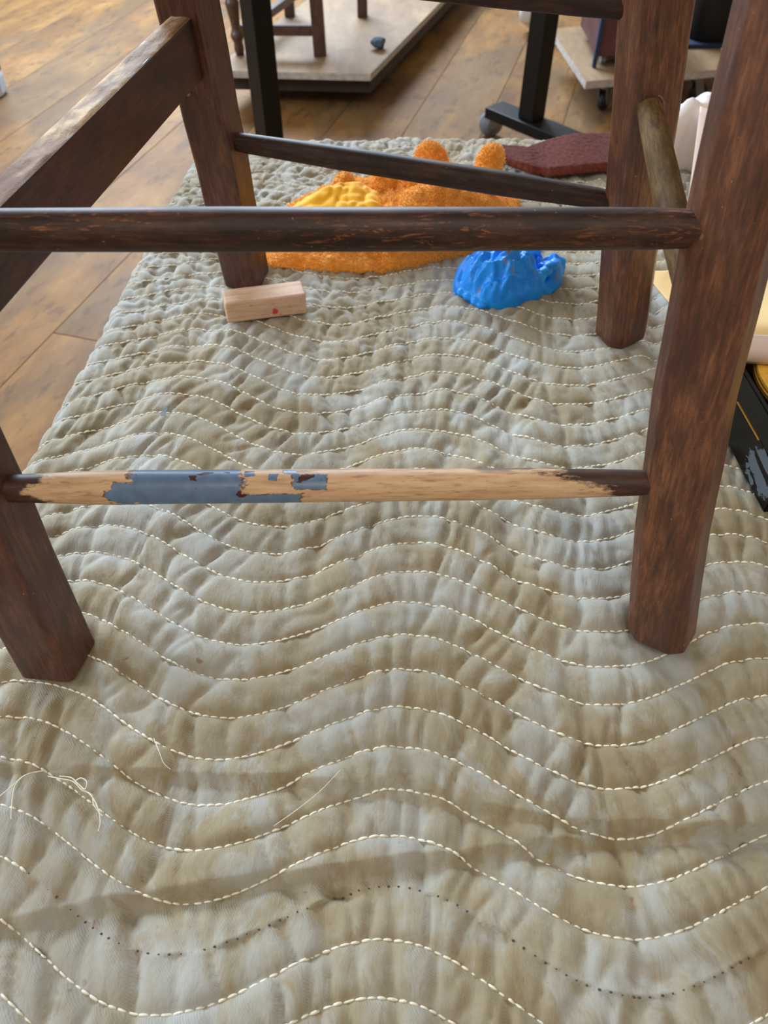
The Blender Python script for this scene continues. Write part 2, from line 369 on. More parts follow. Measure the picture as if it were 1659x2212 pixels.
# ------------------------------------------------------------------ the table under it
M['table'] = stained_wood('table_wood', srgb(92, 62, 40), srgb(132, 94, 60), srgb(160, 120, 80), .5, .0, 6)
tb = empty('work_table', (.2, .5, FLOOR)); tag(tb, 'wooden work table hidden under the quilted moving blanket', 'table')
def tquad():
    l0 = xy(UL + .012, -.25); l1 = xy(UL + .012, 1.15); 
    xa = l0[0]; xb = xa + (l1[0] - xa) * (YF - .012 - l0[1]) / (l1[1] - l0[1])
    return [(xa, -.25), (1.0, -.25), (1.0, YF - .012), (xb, YF - .012)]
q = tquad(); vv = [(x, y, z) for z in (-.045, -.0205) for x, y in q]
mesh_obj('table_top', vv, [(3, 2, 1, 0), (4, 5, 6, 7), (0, 1, 5, 4), (1, 2, 6, 5), (2, 3, 7, 6), (3, 0, 4, 7)], M['table'], tb, False)
for x, y in [(-.22, -.18), (.93, -.18), (.93, .99), (-.17, .99)]:
    bm_obj('leg', box_mesh(.05, .05, -.045 - FLOOR, .003), M['table'], tb, Matrix.Translation((x, y, (FLOOR - .045) / 2)))
# ------------------------------------------------------------------ the stool
st = empty('wooden_stool', (0, .46, 0))
tag(st, 'dark-stained wooden stool with round rungs, one stripped bare with blue-grey paint, standing on the blanket', 'stool')
LEG = {}
def mkleg(key, foot, dX, dY): LEG[key] = (foot, Vector((dX, dY, 1)))       # lean per metre of height
mkleg('FL', U(128, 1425), -.050, .15)
mkleg('FR', U(1428, 1370), 0, .23)
mkleg('BL', U(534, 602), -.025, -.15)
mkleg('BR', U(1340, 720), -.172, -.135)
def LP(k, h):
    f, d = LEG[k]; p = f + d * h
    if k == 'FR': p.x = BOW[0] + BOW[1] * h + BOW[2] * h * h      # this leg is slightly bowed
    return p
def proj(p):
    d = p - Vector((0, 0, HB)); z = d.y * CP - d.z * SP
    return CX + F * d.x / z, CY - F * (d.y * SP + d.z * CP) / z
def _bow():
    hs, xs = [], []
    f, d = LEG['FR']
    for h in np.linspace(.0, .36, 12):
        p = f + d * h; z = p.y * CP - (p.z - HB) * SP; py = CY - F * (p.y * SP + (p.z - HB) * CP) / z
        cx = np.interp(-py, [-1380, -1200, -1075, -960, -631, -447, -215, 0], [1431, 1443, 1458, 1478, 1549, 1594, 1662, 1716]); hs.append(h); xs.append((cx - CX) * z / F)
    c = np.polyfit(hs, xs, 2); return c[2], c[1], c[0]
BOW = _bow()
def LY(k, py):                          # height at which a leg's axis crosses that image row
    lo, hi = 0.0, .44
    for _ in range(40):
        m = (lo + hi) / 2
        if proj(LP(k, m))[1] > py: lo = m
        else: hi = m
    return lo
HTOP = .62
def leg(key, yaw, s, ch, mat, foot_bev=.004, taper=.0):
    a_, b_ = LP(key, -.002), LP(key, HTOP); L = (b_ - a_).length
    yd = Vector((math.sin(yaw), math.cos(yaw), 0)); m = frame(a_, b_, yd); h = s / 2; verts = []; faces = []; mi = m.inverted()
    def ring(z, sc, shr=0):
        hh = h * sc - shr; c = ch * sc
        cen = mi @ LP(key, -.002 + (HTOP + .002) * z / L); 
        for x, y in [(-hh + c, -hh), (hh - c, -hh), (hh, -hh + c), (hh, hh - c), (hh - c, hh), (-hh + c, hh), (-hh, hh - c), (-hh, -hh + c)]:
            verts.append((x + cen.x + .0004 * math.sin(z * 60), y + cen.y + .0004 * math.cos(z * 47), z))
    zs = [(0, 1 - taper, foot_bev), (foot_bev, 1 - taper, 0)] + [(L * i / 14, 1 - taper * (1 - i / 14), 0) for i in range(1, 15)]
    for z, sc, shr in zs: ring(z, sc, shr)
    for i in range(len(zs) - 1):
        for k in range(8): faces.append((i * 8 + k, i * 8 + (k + 1) % 8, i * 8 + 8 + (k + 1) % 8, i * 8 + 8 + k))
    faces.append(tuple(range(7, -1, -1))); faces.append(tuple(range(len(verts) - 8, len(verts))))
    o = mesh_obj('leg', verts, faces, mat, st, False, m)
    b = o.modifiers.new('soft', 'BEVEL'); b.width = .0012; b.segments = 2; b.limit_method = 'ANGLE'; b.angle_limit = math.radians(25)
    return o
leg('FL', math.radians(8), .0385, .0030, M['leg_dark'], .003, .05)
leg('FR', math.radians(36), .0400, .0078, M['leg'], .005, .04)
leg('BL', math.radians(15), .0400, .0028, M['leg_dark'], .003, .06)
leg('BR', math.radians(-22), .0430, .0085, M['leg'], .004, .06)
def rung(name, a_, b_, prof, mat, seg=40, n=60, seed=0):
    L = (b_ - a_).length; vd = ((a_ + b_) / 2 - Vector((0, 0, HB))).normalized(); up = Vector((0, SP, CP))
    m = frame(a_, b_, up); ts = np.linspace(0, 1, n); rs = np.interp(ts, [p[0] for p in prof], [p[1] for p in prof])
    verts = []; faces = []
    for t, r in zip(ts, rs):
        for k in range(seg):
            an = 2 * math.pi * k / seg; rr = r * (1 + .015 * float(noise2(t * 9, math.cos(an) + 3, seed)))
            verts.append((rr * math.cos(an), rr * math.sin(an), t * L))
    for i in range(n - 1):
        for k in range(seg): faces.append((i * seg + k, i * seg + (k + 1) % seg, (i + 1) * seg + (k + 1) % seg, (i + 1) * seg + k))
    faces.append(tuple(range(seg - 1, -1, -1))); faces.append(tuple(range(len(verts) - seg, len(verts))))
    return mesh_obj(name, verts, faces, mat, st, True, m), m, L
a_, b_ = LP('FL', LY('FL', 498)), LP('FR', LY('FR', 494))
rung('rung', a_, b_, [(0, .0078), (.06, .0086), (.4, .0096), (.9, .0094), (.97, .0086), (1, .0082)], M['rail_fleck'], seed=1)[0]['label'] = 'thick dark rung with orange bare flecks'
# lower front rung: bare beech, dark ends, patches of blue-grey paint
a_, b_ = LP('FL', LY('FL', 1056)), LP('FR', LY('FR', 1042)); L = (b_ - a_).length; vd = (b_ - a_).normalized()
def zpx(px):                             # length coordinate that falls on image column px
    lo, hi = 0., L
    for _ in range(40):
        m_ = (lo + hi) / 2
        if proj(a_ + vd * m_)[0] < px: lo = m_
        else: hi = m_
    return lo
RB = .0092
a = NT('stripped_beech_with_paint'); v = a.mapping((1, 1, .12)); g = a.noise(v, 330, 5, .65); g2 = a.noise(a.mapping((1, 1, .2)), 60, 4)
beech = a.ramp(g, [(.3, srgb(186, 140, 98)), (.5, srgb(216, 176, 134)), (.75, srgb(230, 196, 156))])
beech = a.mix(a.math('MULTIPLY', a.step(a.noise(a.mapping((1, 1, .12)), 620, 2), .63, .7), .5), beech, srgb(140, 92, 56))
sep = a.n('ShaderNodeSeparateXYZ'); a.l(a.tc.outputs['Object'], sep.inputs[0]); Z, Yc, Xc = sep.outputs[2], a.math('DIVIDE', sep.outputs[1], RB), sep.outputs[0]
jag = a.math('SUBTRACT', a.noise(a.mapping((1, 1, .35)), 110, 6, .7), .5)
jag2 = a.math('SUBTRACT', a.noise(a.mapping((1, 1, .8)), 240, 4, .6), .5)
darkw = a.ramp(g, [(.3, srgb(44, 26, 20)), (.6, srgb(78, 46, 32)), (.8, srgb(120, 78, 50))])
def le(x, edge, soft): return a.math('MULTIPLY_ADD', a.math('SUBTRACT', edge, x), 1 / soft, .5, True)     # 1 where x < edge
zj = a.math('MULTIPLY_ADD', jag, .10, Z)
dk = a.math('MAXIMUM', le(zj, zpx(85), .008), a.math('SUBTRACT', 1.0, le(a.math('MULTIPLY_ADD', Yc, .022, zj), zpx(1240), .012)))
topd = a.math('MULTIPLY', a.step(Yc, .50, .85), a.step(g2, .50, .60))
col = a.mix(dk, beech, darkw); col = a.mix(a.math('MULTIPLY', topd, .75), col, darkw)
def blob(px0, px1, y0, y1, k=.010, ky=.75):
    z0, z1 = zpx(px0), zpx(px1); zz = a.math('MULTIPLY_ADD', jag, k * 3, Z); zz = a.math('MULTIPLY_ADD', jag2, k, zz)
    yy = a.math('MULTIPLY_ADD', jag, ky * 1.6, Yc); yy = a.math('MULTIPLY_ADD', jag2, ky * .5, yy)
    dz = a.math('DIVIDE', a.math('ABSOLUTE', a.math('SUBTRACT', zz, (z0 + z1) / 2)), (z1 - z0) / 2)
    dy = a.math('DIVIDE', a.math('ABSOLUTE', a.math('SUBTRACT', yy, (y0 + y1) / 2)), (y1 - y0) / 2)
    return a.math('MAXIMUM', dz, dy)
bs = [blob(300, 520, -1.9, 1.9, .008), blob(248, 330, -.95, .22, .008, .4), blob(500, 655, -1.6, -.50, .008, .25), blob(634, 708, -.25, .66, .003, .25), blob(530, 552, .55, .9, .002, .2), blob(580, 600, .30, .66, .002, .2), blob(612, 642, .66, .92, .002, .2)]
mn = bs[0]
for x in bs[1:]: mn = a.math('MINIMUM', mn, x)
chips = a.step(a.noise(a.mapping((1, 1, .55), loc=(3, 2, .1)), 105, 3, .5), .66, .675)
inner = a.math('MULTIPLY', a.math('LESS_THAN', mn, 1.0), a.math('SUBTRACT', 1.0, chips))
rim = a.math('MULTIPLY', a.math('LESS_THAN', mn, 1.10), .85)
rimn = a.math('MULTIPLY', rim, a.step(jag2, -.06, .06))
col = a.mix(rimn, col, srgb(72, 34, 24)); col = a.mix(a.math('MULTIPLY', a.math('LESS_THAN', mn, 1.0), chips), col, srgb(66, 28, 22))
pn = a.noise(a.mapping(), 160, 4); paint = a.ramp(pn, [(.3, srgb(90, 114, 144)), (.7, srgb(106, 132, 162))])
paint = a.mix(a.step(a.noise(a.mapping(), 500, 1), .74, .78), paint, srgb(50, 56, 62))
col = a.mix(inner, col, paint); hh = a.math('ADD', a.math('MULTIPLY', inner, 1.0), a.math('MULTIPLY', g, .15)); a.bump(hh, .5, .0006)
M['bare'] = a.out(col, a.math('MULTIPLY_ADD', inner, -.12, .50))
rung('rung', a_, b_, [(0, .0060), (.05, .0076), (.18, .0094), (.5, .0093), (.78, .0090), (.93, .0076), (1, .0062)], M['bare'], n=90, seed=2)[0]['label'] = 'stripped pale beech rung with patches of blue-grey paint'
a_, b_ = LP('BL', LY('BL', 300)), LP('BR', LY('BR', 441))
rung('rung', a_, b_, [(0, .0066), (.08, .0082), (.3, .0096), (.7, .0100), (.92, .0082), (1, .006)], M['rail_dark'], seed=3)
a_, b_ = LP('BL', LY('BL', -93)), LP('BR', LY('BR', 22))
rung('rung', a_, b_, [(0, .006), (.1, .0082), (.5, .0096), (.85, .0086), (1, .0072)], M['rail_dark'], seed=4)
a_ = LP('BR', LY('BR', 206)); b_ = UY(1492, 648, LP('FR', LY('FR', 640)).y + .014)
o_side = rung('rung', a_, b_, [(0, .0080), (.2, .0092), (.7, .0092), (1, .007)], M['rail_olive'], seed=5)[0]
o_side['label'] = 'dusty olive-brown side rung on the right'
# flat rail on the left: board with a rough top edge
a_, b_ = LP('BL', LY('BL', 84)), LP('FL', LY('FL', 742)); L2 = (b_ - a_).length
m = frame(a_, b_, Vector((0, 0, 1)))
bm = box_mesh(.0185, .043, L2, .0014, 2); bmesh.ops.translate(bm, verts=bm.verts, vec=(0, 0, L2 / 2))
rl = bm_obj('flat_rail', bm, M['rail_flat'], st, m); rl['label'] = 'wide flat side rail'
vv = []; ff = []; nL, nW = 90, 10
for i in range(nL + 1):
    for j in range(nW + 1):
        z = i / nL * L2; x = (j / nW - .5) * .0172; hh = .0216 + .0004 + .0005 * float(noise2(z * 60, x * 200, 6)) + (.0006 if float(noise2(z * 22, x * 60 + 5, 7)) > .1 else 0)
        if j in (0, nW): hh = .0212
        vv.append((x, hh, z))
for i in range(nL):
    for j in range(nW): k = i * (nW + 1) + j; ff.append((k, k + 1, k + nW + 2, k + nW + 1))
e = mesh_obj('worn_edge', vv, ff, M['rail_edge'], None, True); e.parent = rl; e['label'] = 'rough bare top edge with old glue'
# glue beads round the front right joints and the nail heads
M['glue'] = plain('old_glue', srgb(120, 84, 60), .18, .4, 300, .6, Coat_Weight=.8)
def bead(center, axis, r, tube, mat=M['glue'], seed=0):
    vv = []; ff = []; z = axis.normalized(); x = z.orthogonal().normalized(); y = z.cross(x); A_, B_ = 36, 8
    for i in range(A_):
        an = 2 * math.pi * i / A_; d = x * math.cos(an) + y * math.sin(an); tb_ = tube * (.55 + .9 * abs(float(noise2(i * .45, seed + .5, seed))))
        for j in range(B_):
            bn = 2 * math.pi * j / B_; vv.append(center + d * (r + tb_ * math.cos(bn)) + z * tb_ * math.sin(bn))
    for i in range(A_):
        for j in range(B_): ff.append((i * B_ + j, i * B_ + (j + 1) % B_, (i + 1) % A_ * B_ + (j + 1) % B_, (i + 1) % A_ * B_ + j))
    mesh_obj('glue_bead', vv, ff, mat, st)
for k, ya, oth, yb, r in [('FR', 494, 'FL', 498, .0084), ('FR', 1042, 'FL', 1056, .0066), ('BR', 206, 'FR', 655, .0084)]:
    p, q_ = LP(k, LY(k, ya)), LP(oth, LY(oth, yb)); d = (q_ - p).normalized(); bead(p + d * (.018 if k == 'FR' else .0215), d, r, .0013, seed=int(ya))
M['nail'] = plain('steel_nail_head', srgb(150, 150, 155), .4, .2, 200, .1, Metallic=.8)
def disc_at(name, p, nrm, r, mat, parent, th=.0006):
    bm = bmesh.new(); bmesh.ops.create_cone(bm, cap_ends=True, segments=16, radius1=r, radius2=r * .8, depth=th)
    return bm_obj(name, bm, mat, parent, Matrix.Translation(p) @ Vector(nrm).to_track_quat('Z', 'Y').to_matrix().to_4x4())
hn = LY('BL', 183); p = LP('BL', hn) + Vector((-.0115, -.0195, 0)); disc_at('nail_head', p, (-.2, -1, 0), .0022, M['nail'], st)
# seat, unseen above the frame, added partly to shade the blanket below
tops = [LP(k, HTOP) for k in ('FL', 'FR', 'BR', 'BL')]; cc = sum(tops, Vector()) / 4
poly = [cc + (t - cc) * 1.12 for t in tops]; vv = [p + Vector((0, 0, z)) for z in (-.001, .024) for p in poly]
se = mesh_obj('seat', vv, [(3, 2, 1, 0), (4, 5, 6, 7), (0, 1, 5, 4), (1, 2, 6, 5), (2, 3, 7, 6), (3, 0, 4, 7)], M['leg'], st, False)
bb = se.modifiers.new('b', 'BEVEL'); bb.width = .006; bb.segments = 3
# ------------------------------------------------------------------ soft lumps on the blanket
def lump(name, outline, hfun, mat, rings=70, segs=160, edge=.45, fine=None, under=.0):
    """outline: list of (x,y) world points (closed); hfun(X,Y)->height over the blanket; a closed crumpled body."""
    c = np.mean(outline, axis=0); an = np.array([math.atan2(y - c[1], x - c[0]) for x, y in outline]); rd = np.array([math.hypot(x - c[0], y - c[1]) for x, y in outline])
    k = np.argsort(an); an, rd = an[k], rd[k]; th = np.linspace(-math.pi, math.pi, segs, endpoint=False)
    R = np.interp(th, np.r_[an - 2 * math.pi, an, an + 2 * math.pi], np.r_[rd, rd, rd])
    R = (np.roll(R, 1) + R * 2 + np.roll(R, -1)) / 4
    q = np.linspace(0, 1, rings) ** .85; Q, T = np.meshgrid(q, th, indexing='ij'); X = c[0] + Q * R * np.cos(T); Y = c[1] + Q * R * np.sin(T)
    u, v = uv(X, Y); base = height(u, v); prof = (1 - Q ** 5) ** edge; H = np.maximum(hfun(X, Y), .002) * prof
    if fine is not None: H = H + fine(X, Y) * prof
    Z = base + .0005 + H; verts = [tuple(p) for p in np.stack([X, Y, Z], -1).reshape(-1, 3)]
    bot = len(verts); verts += [(x, y, z) for x, y, z in zip(X[-1], Y[-1], base[-1] - .001)]; verts.append((c[0], c[1], float(base[0, 0]) - .002))
    faces = []
    for i in range(rings - 1):
        for j in range(segs): j2 = (j + 1) % segs; faces.append((i * segs + j, (i + 1) * segs + j, (i + 1) * segs + j2, i * segs + j2))
    o = (rings - 1) * segs
    for j in range(segs): j2 = (j + 1) % segs; faces.append((o + j, bot + j, bot + j2, o + j2)); faces.append((bot + j, bot + segs, bot + j2))
    return verts, faces
def gauss(X, Y, p, sx, sy, rot=0):
    dx, dy = X - p[0], Y - p[1]; c, s = math.cos(rot), math.sin(rot); a1, b1 = dx * c + dy * s, -dx * s + dy * c
    return np.exp(-(a1 / sx) ** 2 - (b1 / sy) ** 2)
def add_ellipsoid(verts, faces, center, r, rot, segs=28, rings=16, squash=None):
    b = len(verts); Rm = rot.to_matrix()
    for i in range(rings + 1):
        ph = math.pi * i / rings
        for j in range(segs):
            t = 2 * math.pi * j / segs; verts.append(tuple(center + Rm @ Vector((r[0] * math.sin(ph) * math.cos(t), r[1] * math.sin(ph) * math.sin(t), r[2] * math.cos(ph)))))
    for i in range(rings):
        for j in range(segs): j2 = (j + 1) % segs; faces.append((b + i * segs + j, b + (i + 1) * segs + j, b + (i + 1) * segs + j2, b + i * segs + j2))
from mathutils import Euler
# --- orange towel
outl = [U(*p).xy for p in [(575, 580), (640, 583), (720, 592), (800, 590), (870, 582), (960, 560), (1060, 530), (1112, 470), (1122, 430)]]
outl += [U(*p, .012).xy for p in [(1085, 385), (1000, 350), (900, 345), (820, 365), (740, 385), (640, 430), (585, 500)]]
pk = U(1000, 430, .035)
def th_(X, Y):
    z = .012 + .046 * gauss(X, Y, U(955, 450, .03).xy, .085, .052) + .014 * gauss(X, Y, U(720, 440, .025).xy, .06, .045)
    z = z + .005 * noise2(X * 22 + Y * 10, Y * 26 - X * 6, 61)
    d = (Y - U(800, 500, .03).y) + .55 * (X - U(800, 500, .03).x); z = z + .006 * np.exp(-(d / .012) ** 2)
    # smooth yellow side of the cloth falls a little lower than the terry side
    return z
vv, ff = lump('towel', outl, th_, None)
def ear(px, py, Yd, r, rot): add_ellipsoid(vv, ff, UY(px, py, Yd), r, Euler(rot))
ear(932, 352, .90, (.019, .013, .024), (-.2, -.35, .1))
ear(958, 400, .88, (.024, .015, .026), (.1, .5, 0))
ear(1058, 352, .875, (.016, .012, .021), (0, .25, .2))
ear(1040, 400, .865, (.020, .015, .024), (.1, .3, 0))
ear(742, 408, .86, (.013, .012, .019), (0, .3, 0))
ear(715, 445, .85, (.020, .014, .022), (0, .6, 0))
ear(840, 400, .86, (.022, .012, .018), (.1, 1.2, 0)); ear(905, 425, .85, (.035, .02, .024), (0, 1.3, 0))
a = NT('orange_terry'); v = a.mapping(); n = a.noise(v, 30, 4); n2 = a.noise(v, 450, 3, .6)
col = a.ramp(n, [(.3, srgb(246, 152, 40)), (.55, srgb(255, 172, 64)), (.75, srgb(255, 190, 98))]); col = a.mix(a.math('MULTIPLY', a.step(n2, .45, .35), .35), col, srgb(206, 96, 8))  # darker orange paints the shade between the loops
gp = a.n('ShaderNodeNewGeometry'); a.bump(n2, .9, .0025)
M['terry'] = a.out(col, .9, Sheen_Weight=.4)
tw = mesh_obj('towel', vv, ff, M['terry']); tag(tw, 'crumpled orange terry towel heaped on the blanket behind the front rung', 'towel')
def remesh(o, vox, noise_amp=0, noise_scale=.004, seed=0, smooth_it=4):
    rm = o.modifiers.new('r', 'REMESH'); rm.mode = 'VOXEL'; rm.voxel_size = vox; rm.use_smooth_shade = True
    s = o.modifiers.new('s', 'SMOOTH'); s.iterations = smooth_it; s.factor = .5
    if noise_amp:
        t = bpy.data.textures.new('fuzz', 'CLOUDS'); t.noise_scale = noise_scale; t.noise_depth = 2
        d = o.modifiers.new('d', 'DISPLACE'); d.texture = t; d.strength = noise_amp; d.mid_level = .5
remesh(tw, .0018, .0030, .0045, 0, 5)
def tufts(o, name, count, ln, rad, mat, seed=1, zmin=None):
    dg = bpy.context.evaluated_depsgraph_get(); ev = o.evaluated_get(dg); me = ev.to_mesh(); nv = len(me.vertices)
    co = np.empty(nv * 3, np.float32); no = np.empty(nv * 3, np.float32); me.vertices.foreach_get('co', co); me.vertices.foreach_get('normal', no); ev.to_mesh_clear()
    co = co.reshape(-1, 3); no = no.reshape(-1, 3); rs = np.random.RandomState(seed); k = np.where(no[:, 2] > -.2)[0]; k = rs.choice(k, min(count, len(k)), False)
    d = no[k] + rs.normal(0, .45, (len(k), 3)); d /= np.linalg.norm(d, axis=1)[:, None]; x = np.cross(d, [.31, .2, .93]); x /= np.linalg.norm(x, axis=1)[:, None]; y = np.cross(d, x)
    L_ = ln * rs.uniform(.6, 1.3, (len(k), 1)); b = co[k] - d * .0004; vs_ = []
    for j in range(3): a3 = j * 2.0944; vs_.append(b + (x * math.cos(a3) + y * math.sin(a3)) * rad)
    for j in range(3): a3 = j * 2.0944; vs_.append(b + d * L_ * .7 + (x * math.cos(a3) + y * math.sin(a3)) * rad * .9)
    vs_.append(b + d * L_); V = np.stack(vs_, 1).reshape(-1, 3); n7 = np.arange(len(k)) * 7; F_ = []
    for q in [(0, 1, 4, 3), (1, 2, 5, 4), (2, 0, 3, 5)]: F_ += [(int(m + q[0]), int(m + q[1]), int(m + q[2]), int(m + q[3])) for m in n7]
    for q in [(3, 4, 6), (4, 5, 6), (5, 3, 6)]: F_ += [(int(m + q[0]), int(m + q[1]), int(m + q[2])) for m in n7]
    t_ = mesh_obj(name, V.tolist(), F_, mat, o); t_['kind'] = 'stuff'; return t_
M['tuft'] = plain('orange_terry_loops', srgb(255, 174, 72), .85, .14, 40, .1)
tufts(tw, 'terry_loops', 22000, .0030, .00055, M['tuft'])
# smooth yellow face of the towel, a turned-over layer
outl = [U(*p, .03).xy for p in [(610, 452), (700, 470), (800, 478), (838, 470), (835, 430), (800, 404), (750, 398), (690, 412), (640, 432)]]
def yh(X, Y): return th_(X, Y) + .006 + .0045 * gauss(X, Y, U(740, 425, .03).xy, .05, .012, .5) + .002 * noise2(X * 30, Y * 40, 66)
vv, ff = lump('fold', outl, yh, None, 40, 100, .35)
M['yellow'] = plain('yellow_towel_backing', srgb(255, 182, 40), .8, .06, 60, .1)
yo = mesh_obj('turned_over_layer', vv, ff, M['yellow'], tw); yo['label'] = 'smoother bright yellow side of the towel'
remesh(yo, .0013, 0, 0, 0, 14)
# --- blue glove
outl = [U(*p).xy for p in [(978, 625), (1000, 645), (1040, 668), (1085, 672), (1130, 660), (1175, 640), (1210, 622), (1222, 590)]]
outl += [U(*p, .02).xy for p in [(1220, 560), (1205, 545), (1150, 535), (1090, 522), (1030, 530), (990, 560), (982, 595)]]
def gh(X, Y):
    z = .008 + .024 * gauss(X, Y, U(1075, 590, .02).xy, .046, .036) + .008 * gauss(X, Y, U(1200, 590, .01).xy, .014, .02)
    z = z + .020 * (.35 - np.abs(noise2(X * 30 + 3 + Y * 12, Y * 26, 71))) + .016 * (.4 - np.abs(noise2(X * 55 - Y * 20, Y * 48, 72))) + .005 * (.5 - np.abs(noise2(X * 120, Y * 120, 73)))
    p = U(1155, 590, .01); z = z - .016 * np.exp(-(((X - p.x) + .5 * (Y - p.y)) / .006) ** 2 - ((Y - p.y) / .035) ** 2)
    return z
vv, ff = lump('glove', outl, gh, None, 80, 200, .35)
def fing(pts, r):                        # a limp glove finger as a flattened tube
    for (p0, p1) in zip(pts[:-1], pts[1:]):
        for q in (0, .5): add_ellipsoid(vv, ff, p0.lerp(p1, q), (r * 1.25, r, r * .75), Euler((0, 0, random.random())), 18, 10)
fing([U(1165, 600, .018), U(1190, 575, .024), U(1207, 565, .018), U(1208, 590, .010)], .0065)
fing([U(1000, 630, .006), U(1030, 650, .006), U(1055, 662, .005)], .006)
fing([U(1100, 545, .022), U(1140, 540, .024), U(1165, 548, .022)], .007)
a = NT('blue_nitrile'); v = a.mapping(); n = a.noise(v, 45, 3); n2 = a.noise(v, 70, 2, .5)
col = a.ramp(n, [(.3, srgb(0, 128, 232)), (.7, srgb(24, 156, 250))]); col = a.mix(a.math('MULTIPLY', a.step(n2, .66, .70), .75), col, srgb(120, 120, 138))
a.bump(a.noise(v, 150, 4), .35, .0015); M['nitrile'] = a.out(col, .42, Specular_IOR_Level=.4)
gl = mesh_obj('rubber_glove', vv, ff, M['nitrile']); tag(gl, 'crumpled bright blue disposable glove lying beside the orange towel', 'glove')
remesh(gl, .0012, 0, 0, 0, 1)
# --- maroon pad
def strip_pad():
    top = [(1045, 318), (1140, 322), (1185, 305), (1240, 292), (1310, 292), (1385, 305)]; bot = [(1095, 352), (1150, 372), (1185, 378), (1240, 372), (1320, 366), (1395, 372)]
    n, mm = 90, 34; vv = []; ff = []
    def pl(P, t):
        xs = np.linspace(0, 1, len(P)); return np.interp(t, xs, [p[0] for p in P]), np.interp(t, xs, [p[1] for p in P])
    lay = []
    for side in (1, 0):
        for i in range(n):
            t = i / (n - 1); a0 = pl(top, t); b0 = pl(bot, t)
            for j in range(mm):
                s = j / (mm - 1); px = a0[0] * s + b0[0] * (1 - s); py = a0[1] * s + b0[1] * (1 - s)
                hump = .010 * math.exp(-((t - .62) / .2) ** 2) * (.4 + .6 * s) + .004 * math.exp(-((t - .12) / .12) ** 2)
                p = U(px, py, .008 + hump); b = 0; z = .0055 + hump
                fz = (.0010 * float(noise2(px * .12, py * .3, 81)) if side else 0); e = min(i, n - 1 - i, j, mm - 1 - j)
                th = .0085 * min(1, (.25 + e * .35)); vv.append((p.x + (.0012 * float(noise2(px * .08, py, 83)) if e == 0 else 0), p.y + (.0012 * float(noise2(px * .08, py, 84)) if e == 0 else 0), z + (th + fz if side else 0)))
    N = n * mm
    for s_ in (0, 1):
        for i in range(n - 1):
            for j in range(mm - 1):
                k = s_ * N + i * mm + j; f = (k, k + mm, k + mm + 1, k + 1); ff.append(f if s_ == 1 else f[::-1])
    bnd = [i * mm for i in range(n)] + [(n - 1) * mm + j for j in range(1, mm)] + [i * mm + mm - 1 for i in range(n - 2, -1, -1)] + [j for j in range(mm - 2, 0, -1)]
    for x, y in zip(bnd, bnd[1:] + bnd[:1]): ff.append((x, y, y + N, x + N))
    return vv, ff
M['maroon'] = plain('maroon_scouring_fibre', srgb(96, 38, 22), .95, .5, 300, 1.0)
vv, ff = strip_pad(); pad_o = mesh_obj('scouring_pad', vv, ff, M['maroon']); tufts(pad_o, 'fibres', 6000, .0028, .00035, M['maroon'], 5); tag(pad_o, 'maroon fibrous scouring pad lying at the far edge of the blanket', 'pad')
# --- wooden block
A0 = U(482, 634, .020); A1 = U(648, 611, .020); dx = (A1 - A0); dx.z = 0; Lb = dx.length
zb = zat((A0.x + A1.x) / 2, (A0.y + A1.y) / 2 - .01); yaw = math.atan2(dx.y, dx.x)
a = NT('pale_block_wood'); v = a.mapping((.12, 1, 1)); g = a.noise(v, 240, 5, .6); col = a.ramp(g, [(.3, srgb(186, 148, 116)), (.6, srgb(212, 178, 148))])
sep = a.n('ShaderNodeSeparateXYZ'); a.l(a.tc.outputs['Object'], sep.inputs[0])
dd = a.math('ADD', a.math('POWER', a.math('DIVIDE', a.math('SUBTRACT', sep.outputs[0], .008), .0042), 2.0), a.math('POWER', a.math('DIVIDE', a.math('SUBTRACT', sep.outputs[2], -.004), .006), 2.0))
dd = a.math('ADD', dd, a.math('MULTIPLY', a.noise(a.mapping(), 300, 3), 1.6)); red = a.math('MULTIPLY', a.step(dd, 1.55, .9), a.math('LESS_THAN', sep.outputs[1], -.012))
pk_ = a.step(a.noise(a.mapping(), 38, 2), .52, .62); col = a.mix(a.math('MULTIPLY', pk_, .35), col, srgb(206, 160, 150)); col = a.mix(red, col, srgb(206, 44, 70))
sp_ = a.noise(a.mapping((.5, 1, 1)), 420, 2); col = a.mix(a.math('MULTIPLY', a.step(sp_, .62, .7), .4), col, srgb(130, 92, 70)); M['block'] = a.out(col, .7)
bm = box_mesh(Lb * 1.03, .026, .0225, .0022, 3); mid = (A0 + A1) / 2; nrm = Vector((math.sin(yaw), -math.cos(yaw), 0)); c = mid + nrm * .013; c.z = zb + .0108
tag(bm_obj('wood_block', bm, M['block'], None, Matrix.Translation(c) @ Euler((0, .02, yaw)).to_matrix().to_4x4()), 'small pale wooden block with a red smudge beside the far left stool foot', 'block')
# --- paint flake
p = U(357, 895, .004); p.z = zat(p.x, p.y) + .003
vv = [(-.0028, -.0035, 0), (.001, -.004, .001), (.0026, .0005, .003), (.0012, .0048, .004), (-.0022, .001, .002)]; n5 = len(vv); vv += [(x, y, z + .0006) for x, y, z in vv]
ff = [(4, 3, 2, 1, 0), (5, 6, 7, 8, 9)] + [(i, (i + 1) % 5, (i + 1) % 5 + 5, i + 5) for i in range(5)]
M['flake'] = plain('grey_paint_flake', srgb(120, 130, 140), .5)
tag(mesh_obj('paint_flake', vv, ff, M['flake'], None, False, Matrix.Translation(p)), 'tiny blue-grey paint flake lying on the blanket by the left edge', 'flake')
